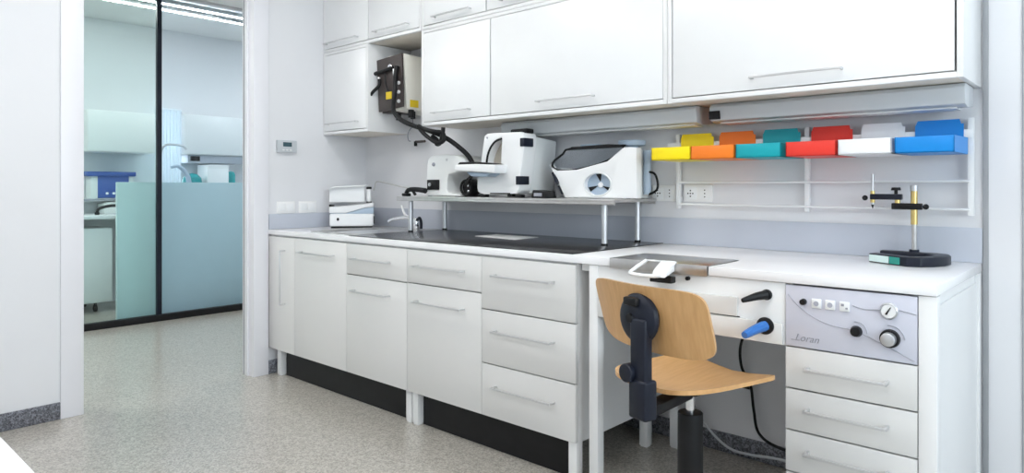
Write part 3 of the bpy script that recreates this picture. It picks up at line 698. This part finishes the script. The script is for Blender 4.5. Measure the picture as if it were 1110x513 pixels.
B().prism([(2.118+.080*math.cos(2*PI*k/28), 1.177+.057*math.sin(2*PI*k/28)) for k in range(28)], 'y', -.170, -.157).build('hand_port', 'bluegrey', t)
rg = B(); rg.tube([(2.118+.078*math.cos(2*PI*k/24), -.2, 1.177+.055*math.sin(2*PI*k/24)) for k in range(24)], .004, closed=True, smooth=0, seg=8)
rg.build('port_ring', 'white2', t)
b = B()
for q in (95, 205, 325):
    q = math.radians(q); dx, dz = math.cos(q), math.sin(q)
    nx, nz = -dz, dx
    cx, cz = 2.118, 1.177
    b.prism([(cx+dx*.014, cz+dz*.014), (cx+dx*.072+nx*.020, cz+dz*.050+nz*.014), (cx+dx*.072-nx*.010, cz+dz*.050-nz*.008)], 'y', -.1745, -.1695)
b.build('port_slits', 'black', t)
B().lathe([(0, 0), (.014, 0), (.012, .008), (0, .010)], (2.118, -.170, 1.174), (0, -1, 0)).build('port_centre', 'white', t)
B().cyl((2.02, -.10, 1.360), (2.02, -.10, 1.372), .062, bev=.004).build('top_lid', 'bluegrey', t)
B().lathe([(0, 0), (.030, 0), (.030, .015), (.062, .02), (.066, .038), (.060, .044), (0, .045)], (2.245, -.10, 1.339)).build('filter_cap', 'bluegrey', t)
B().cyl((2.310, -.07, 1.13), (2.310, -.07, 1.335), .018).build('filter_column', 'bluegrey', t)
B().tube([(2.318, -.075, 1.235), (2.352, -.075, 1.225), (2.368, -.075, 1.185), (2.362, -.075, 1.150), (2.322, -.075, 1.13)], .0055).build('air_hose', 'black', t)
b = B(); b.tube([(1.845, -.19, 1.235), (1.868, -.20, 1.205), (1.882, -.2, 1.18)], .010, smooth=3); b.tube([(1.88, -.19, 1.17), (1.905, -.19, 1.13)], .008, smooth=0)
b.build('side_fittings', 'navy', t)
b = B(); b.prism([(1.80, Z1), (1.895, Z1), (1.885, 1.142), (1.81, 1.150)], 'y', -.31, -.225, bev=.004)
t2 = thing('foot_switch', (1.85, -.18, Z1), 'small black foot switch box on the shelf beside the sandblaster', 'switch box')
b.build('case', 'black', t2); B().box(1.82, -.313, 1.118, 1.87, -.310, 1.135, .001).build('panel', 'print', t2)
for x in (1.97, 2.27):
    for y in (-.17, -.05): B().cyl((x, y, Z1), (x, y, 1.1125), .010).build('foot', 'black', t)

# ------------------------------------------------------------ device by the sink
t = unit = t = thing('mixing_unit', (.198, -.17, .9), 'white two-tier tabletop device with black caps in the left corner', 'device')
B().box(.024, -.29, .9115, .372, -.05, .992, .012, 3).build('lower_body', 'white', t)
b = B(); b.box(.035, -.282, .900, .36, -.06, .912, .002); b.build('base_trim', 'black', t)
B().prism([(.02, .998), (.02, 1.035), (.20, 1.045), (.372, 1.062), (.372, 1.035), (.30, 1.030), (.20, 1.008), (.15, .998)], 'y', -.292, -.05, bev=.005, seg=3).build('lid', 'white', t)
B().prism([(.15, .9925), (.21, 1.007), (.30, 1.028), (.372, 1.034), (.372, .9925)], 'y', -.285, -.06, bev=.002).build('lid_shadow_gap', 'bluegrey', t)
B().box(.035, -.28, .990, .36, -.06, .999).build('seal', 'splash', t)
B().cyl((.335, -.26, 1.06), (.335, -.26, 1.150), .018).build('column', 'white', t)
B().cyl((.335, -.26, 1.150), (.335, -.26, 1.165), .022, bev=.003).build('column_cap', 'black', t)
B().cyl((.335, -.26, 1.062), (.335, -.26, 1.070), .022).build('column_collar', 'black', t)
B().cyl((.040, -.27, 1.038), (.040, -.27, 1.052), .022, bev=.003).build('knob', 'black', t)
B().cyl((.090, -.290, .957), (.090, -.296, .957), .010).build('button', 'black', t)
B().box(.368, -.265, .925, .380, -.225, .975, .003).build('side_catch', 'black', t)
unit2 = t2 = thing('dispenser_box', (.198, -.17, 1.0655), 'pale square box resting on top of the two-tier device', 'box')
B().prism([(.015, 1.065), (.015, 1.150), (.05, 1.162), (.30, 1.172), (.30, 1.065)], 'y', -.20, -.03, bev=.006).build('case', 'white', t2)
B().prism([(.010, 1.150), (.05, 1.166), (.325, 1.178), (.325, 1.170), (.05, 1.158), (.014, 1.145)], 'y', -.24, -.03).build('lid', 'white2', t2)

for o in (unit, unit2):
    o.location = (.205, -.25, o.location.z); o.rotation_euler = (0, 0, math.radians(52)); o.scale = (.79, .72, 1.)
# ------------------------------------------------------------ surveyor stand on the desk
t = thing('surveyor_stand', (3.42, -.23, .9), 'measuring stand with brass rod and black horseshoe base on the desk', 'stand')
def ring_arc(cx, cy, ro, ri, a0, a1, n=30):
    o_ = [(cx+ro*math.cos(math.radians(a0+(a1-a0)*k/n)), cy+ro*math.sin(math.radians(a0+(a1-a0)*k/n))) for k in range(n+1)]
    i_ = [(cx+ri*math.cos(math.radians(a0+(a1-a0)*k/n)), cy+ri*math.sin(math.radians(a0+(a1-a0)*k/n))) for k in range(n+1)]
    return o_+i_[::-1]
HS = [(3.300, -.222), (3.37, -.262), (3.435, -.300), (3.475, -.290), (3.505, -.255), (3.530, -.20), (3.535, -.14), (3.520, -.085), (3.48, -.055), (3.40, -.045), (3.300, -.045),
      (3.300, -.080), (3.38, -.085), (3.45, -.105), (3.485, -.145), (3.485, -.19), (3.465, -.230), (3.435, -.250), (3.38, -.215), (3.315, -.180)]
B().prism(HS, 'z', .9, .931, bev=.003).build('base', 'navy', t)
pl = B().prism([(3.302, -.2262), (3.372, -.2668), (3.374, -.2648), (3.304, -.2242)], 'z', .904, .927).build('name_plate', 'labelw', t); pl['label'] = 'pale label plate with small writing'
B().prism([(3.376, -.2690), (3.410, -.2885), (3.412, -.2865), (3.378, -.2670)], 'z', .904, .927).build('name_plate', 'greenlab', t)['label'] = 'green end of the label plate'
B().cyl((3.436, -.20, .931), (3.436, -.20, 1.03), .0085).build('post', 'steel', t)
B().cyl((3.436, -.20, 1.03), (3.436, -.20, 1.150), .011).build('brass_sleeve', 'brass', t)
B().cyl((3.436, -.20, 1.150), (3.436, -.20, 1.170), .0125).build('post_cap', 'alu', t)
B().cyl((3.436, -.20, .931), (3.436, -.20, .940), .016).build('post_foot', 'navy', t)
B().box(3.365, -.214, 1.083, 3.462, -.190, 1.106, .003).build('lower_arm', 'black', t)
B().sph((3.473, -.202, 1.094), .010).build('arm_knob', 'black', t)
B().cyl((3.383, -.202, 1.106), (3.383, -.202, 1.122), .009).build('pivot', 'brass', t)
B().box(3.293, -.214, 1.118, 3.398, -.190, 1.139, .003).build('upper_arm', 'navy', t)
B().cyl((3.378, -.202, 1.139), (3.378, -.202, 1.152), .006).build('screw', 'black', t)
B().cyl((3.378, -.202, 1.152), (3.378, -.202, 1.163), .017, .014, bev=.002).build('top_knob', 'black', t)
B().sph((3.274, -.202, 1.124), .010).build('arm_knob', 'black', t)
B().cyl((3.300, -.202, 1.098), (3.300, -.202, 1.212), .0045).build('spindle', 'alu', t)
B().cyl((3.300, -.202, 1.139), (3.300, -.202, 1.150), .008).build('spindle_sleeve', 'brass', t)
B().cyl((3.300, -.202, 1.107), (3.300, -.202, 1.118), .008).build('spindle_sleeve', 'brass', t)
B().cyl((3.300, -.202, 1.085), (3.300, -.202, 1.099), .001, .005).build('tip', 'black', t)

for o in t.children:
    if o.name.split('.')[0] not in ('base', 'name_plate'): o.location = (-.026, .128, 0)
# ------------------------------------------------------------ chair
ang = math.radians(-14)
e1 = Vector((math.cos(ang), math.sin(ang), 0)); e2 = Vector((-math.sin(ang), math.cos(ang), 0)); c0 = Vector((2.985, -.935, 0))
def L(a, b, z): return c0+e1*a+e2*b+Vector((0, 0, z))
chair = thing('work_chair', c0, 'beech plywood swivel work chair with black back bracket at the desk', 'chair')
def sheet(fn, nu, nv, th, outline):
    # curved plywood: fn(a,b)->(point, normal); outline clips a rounded rectangle by mapping the square
    t = bmesh.new(); top = {}; bot = {}
    for i in range(nu+1):
        for j in range(nv+1):
            a, b_ = outline(-1+2*i/nu, -1+2*j/nv)
            p, n = fn(a, b_)
            top[i, j] = t.verts.new(p+n*th/2); bot[i, j] = t.verts.new(p-n*th/2)
    for i in range(nu):
        for j in range(nv):
            t.faces.new((top[i, j], top[i+1, j], top[i+1, j+1], top[i, j+1])); t.faces.new((bot[i, j], bot[i, j+1], bot[i+1, j+1], bot[i+1, j]))
    for i in range(nu):
        for j in (0, nv): t.faces.new((top[i, j], top[i+1, j], bot[i+1, j], bot[i, j]))
    for j in range(nv):
        for i in (0, nu): t.faces.new((top[i, j], top[i, j+1], bot[i, j+1], bot[i, j]))
    bmesh.ops.recalc_face_normals(t, faces=t.faces)
    x = B(); x._merge(t); return x
def squircle(u, v, k=.62):
    # blend the square with the inscribed disc: superellipse-like rounding
    x = u*math.sqrt(1-.5*v*v*k*.9); y = v*math.sqrt(1-.5*u*u*k*.9)
    return x, y
def superell(u, v, n):
    if abs(u) < 1e-9 and abs(v) < 1e-9: return 0., 0.
    k = max(abs(u), abs(v))/((abs(u)**n+abs(v)**n)**(1/n)); return u*k, v*k
def seat_fn(a, b):
    w = .178*(1.0+.05*b)             # wider at the front
    x = a*w-.022; y = b*.205+.018
    z = .570+.016*(abs(a)**2.4)+.010*max(0, -b)**2
    if b > 0: z -= .012*b*b*(1-abs(a))
    return L(x, y, z), Vector((0, 0, 1))
def seat_out(u, v):
    return superell(u, v, 9 if v > 0 else 4.2)
sheet(seat_fn, 28, 28, .013, seat_out).build('seat', 'wood', chair, ang=50)
def back_fn(a, b):
    x = .030+a*.217; z = .792+b*.098
    if a < 0: z += .0
    y = -.232+.040*(a*a)-.010*b
    # slight lean
    p = L(x, y-.02*b, z)
    n = (-e2*1.0+e1*(.35*a)).normalized()
    return p, n
sheet(back_fn, 32, 18, .012, lambda u, v: superell(u, v, 7 if v > 0 else 5)).build('backrest', 'wood', chair, ang=50)
br = B()
p0 = L(.030, -.262, .800); 
br.lathe([(0, 0), (.066, 0), (.072, .010), (.069, .022), (.056, .032), (.02, .036), (0, .036)], L(.042, -.243, .797), tuple(-e2))
hub = br.build('hub', 'navy', chair)
R3 = Matrix.Rotation(ang, 3, 'Z')
B().box(*(L(.038, -.282, .845)-Vector((.026, .010, .012))), *(L(.038, -.282, .845)+Vector((.026, .010, .012))), .006, rot=R3).build('tilt_lever', 'black', hub)
B().lathe([(0, 0), (.014, 0), (.012, .006), (0, .007)], L(.030, -.279, .797), tuple(-e2)).build('knob', 'black', hub)
cc = L(.062, -.268, .672); B().box(cc.x-.030, cc.y-.016, .595, cc.x+.030, cc.y+.016, .80, .007, 3, rot=R3).build('back_bar', 'navy', chair)
B().cyl(L(.030, -.300, .645), L(.030, -.262, .645), .026, bev=.004).build('height_knob', 'navy', chair)
cc = L(.065, -.265, .575); B().box(cc.x-.034, cc.y-.024, .522, cc.x+.034, cc.y+.024, .632, .008, 3, rot=R3).build('bar_sleeve', 'navy', chair)
m1, m2 = L(.060, -.255, .545), L(0, -.02, .545)
b = B(); mid = (m1+m2)/2; dl = (m2-m1); rz = Matrix.Rotation(math.atan2(dl.y, dl.x), 3, 'Z')
b.box(mid.x-dl.length/2, mid.y-.026, .522, mid.x+dl.length/2, mid.y+.026, .552, .006, rot=rz)
b.build('support_arm', 'black', chair)
q = L(0, 0, .55); B().box(q.x-.07, q.y-.06, .545, q.x+.07, q.y+.06, .563, .006, rot=R3).build('seat_plate', 'black', chair)
B().cyl(L(0, 0, .47), L(0, 0, .556), .0135).build('gas_lift', 'chrome', chair)
B().cyl(L(0, 0, .11), L(0, 0, .475), .040, .038, bev=.004).build('column_cover', 'black', chair)
B().cyl(L(0, 0, .07), L(0, 0, .14), .058, .044, bev=.006).build('base_hub', 'black', chair)
for k in range(5):
    q = math.radians(20+72*k); dx, dy = math.cos(q), math.sin(q)
    if k == 0: pass
    a = B().tube([c0+Vector((dx*.03, dy*.03, .105)), c0+Vector((dx*.16, dy*.16, .09)), c0+Vector((dx*.285, dy*.285, .068))], [.022, .013], smooth=4).build('base_arm', 'black', chair)
    w = c0+Vector((dx*.285, dy*.285, 0)); n = Vector((-dy, dx, 0))
    b = B(); b.cyl(w+Vector((0, 0, .04)), w+Vector((0, 0, .07)), .008)
    for s_ in (-1, 1): b.cyl(w+n*.006*s_+Vector((0, 0, .025)), w+n*.022*s_+Vector((0, 0, .025)), .025, bev=.003)
    b.build('caster', 'black', a)

# cables under the desk
t = thing('power_cable', (2.78, -.05, .05), 'black power cable with inline connector hanging on the wall under the desk', 'cable')
B().tube([(2.745, -.02, .66), (2.762, -.03, .56), (2.745, -.035, .47), (2.753, -.035, .39), (2.79, -.035, .33), (2.805, -.035, .22), (2.83, -.04, .13), (2.92, -.05, .095), (3.1, -.05, .09), (3.19, -.03, .12)], .006).build('cord', 'rubber', t)
B().tube([(2.60, -.05, .39), (2.68, -.045, .345), (2.73, -.042, .335)], .005).build('branch_cord', 'rubber', t)
B().tube([(2.70, -.045, .34), (2.74, -.045, .325), (2.79, -.04, .32)], .014, smooth=4).build('connector', 'black', t)
tag(B().tube([(2.50, -.04, .25), (2.54, -.04, .17), (2.62, -.05, .09), (2.72, -.08, .050), (2.82, -.085, .050), (2.93, -.085, .062), (3.1, -.085, .060)], .0055).build('grey_cable', 'thermo'), 'thin grey cable looping along the skirting under the desk', 'cable')

# ------------------------------------------------------------ foreground table (bottom left)
t = thing('side_table', (2.4, -3.0, 0), 'white table corner in the bottom left foreground', 'table')
B().box(1.75, -3.35, .715, 3.05, -2.576, .740, .003).build('table_top', 'top', t)
for x in (1.80, 2.96):
    for y in (-3.30, -2.66): leg(t, x, y, .715)

# ------------------------------------------------------------ lamps of the room, added fill panels outside it
for i, (x, y) in enumerate([(1.3, -1.55), (3.6, -1.55), (1.3, -3.6), (3.6, -3.6)]):
    where = ['over the doorway side', 'over the desk side', 'over the rear left', 'over the rear right'][i]
    t = thing('ceiling_light', (x, y, H), 'added unseen ceiling fill panel '+where+' of the room', 'ceiling light', 'ceiling light panels')
    b = B(); b.box(x-.31, y-.31, H-.03, x+.31, y+.31, H-.0, .003); b.build('frame', 'white', t)
    B().box(x-.285, y-.285, H-.034, x+.285, y+.285, H-.0295).build('diffuser', 'ledpanel', t)
for i, (x, y) in enumerate([(-1.2, -2.6), (-1.2, 1.4), (-3.1, -3.2), (-3.1, 2.2)]):  # added out-of-view panels that brighten the corridor and the far laboratory
    t = thing('ceiling_light', (x, y, H), 'added unseen ceiling fill panel '+['in the corridor before the doorway', 'in the corridor past the doorway', 'behind the left part of the glass', 'behind the right part of the glass'][i], 'ceiling light', 'added fill panels outside the room')
    B().box(x-.31, y-.31, H-.03, x+.31, y+.31, H, .003).build('frame', 'white', t)
    B().box(x-.285, y-.285, H-.034, x+.285, y+.285, H-.0295).build('diffuser', 'fillout', t)

def area(name, loc, rot, sx, sy, e, col):
    l = bpy.data.lights.new(name, 'AREA'); l.shape = 'RECTANGLE'; l.size = sx; l.size_y = sy; l.energy = e; l.color = col
    o = bpy.data.objects.new(name, l); C.objects.link(o); o.location = loc; o.rotation_euler = rot; return o
area('daylight', (RX+.25, (wy0+wy1)/2, 1.75), (0, PI/2, 0), 1.6, 3.2, 165, (.84, .93, 1.0))
w = bpy.data.worlds.new('sky'); bpy.context.scene.world = w; w.use_nodes = True
w.node_tree.nodes['Background'].inputs[0].default_value = (.75, .87, 1, 1); w.node_tree.nodes['Background'].inputs[1].default_value = 1.0

# ------------------------------------------------------------ camera
cam = bpy.data.cameras.new('camera'); co = bpy.data.objects.new('camera', cam); C.objects.link(co)
f = 740.50; W = 1110.; HH = 513.
cam.sensor_fit = 'HORIZONTAL'; cam.sensor_width = 36; cam.lens = 36*f/W
cam.shift_x = -(557.76-W/2)/W; cam.shift_y = -(HH/2-202.6)/W
co.location = (3.9929, -2.8511, 1.1652)
co.rotation_euler = (PI/2, 0, math.radians(42.173))
cam.clip_start = .02
bpy.context.scene.camera = co
vs = bpy.context.scene.view_settings
vs.view_transform = 'Standard'; vs.look = 'None'; vs.gamma = 1; vs.exposure = -0.42; vs.use_curve_mapping = False
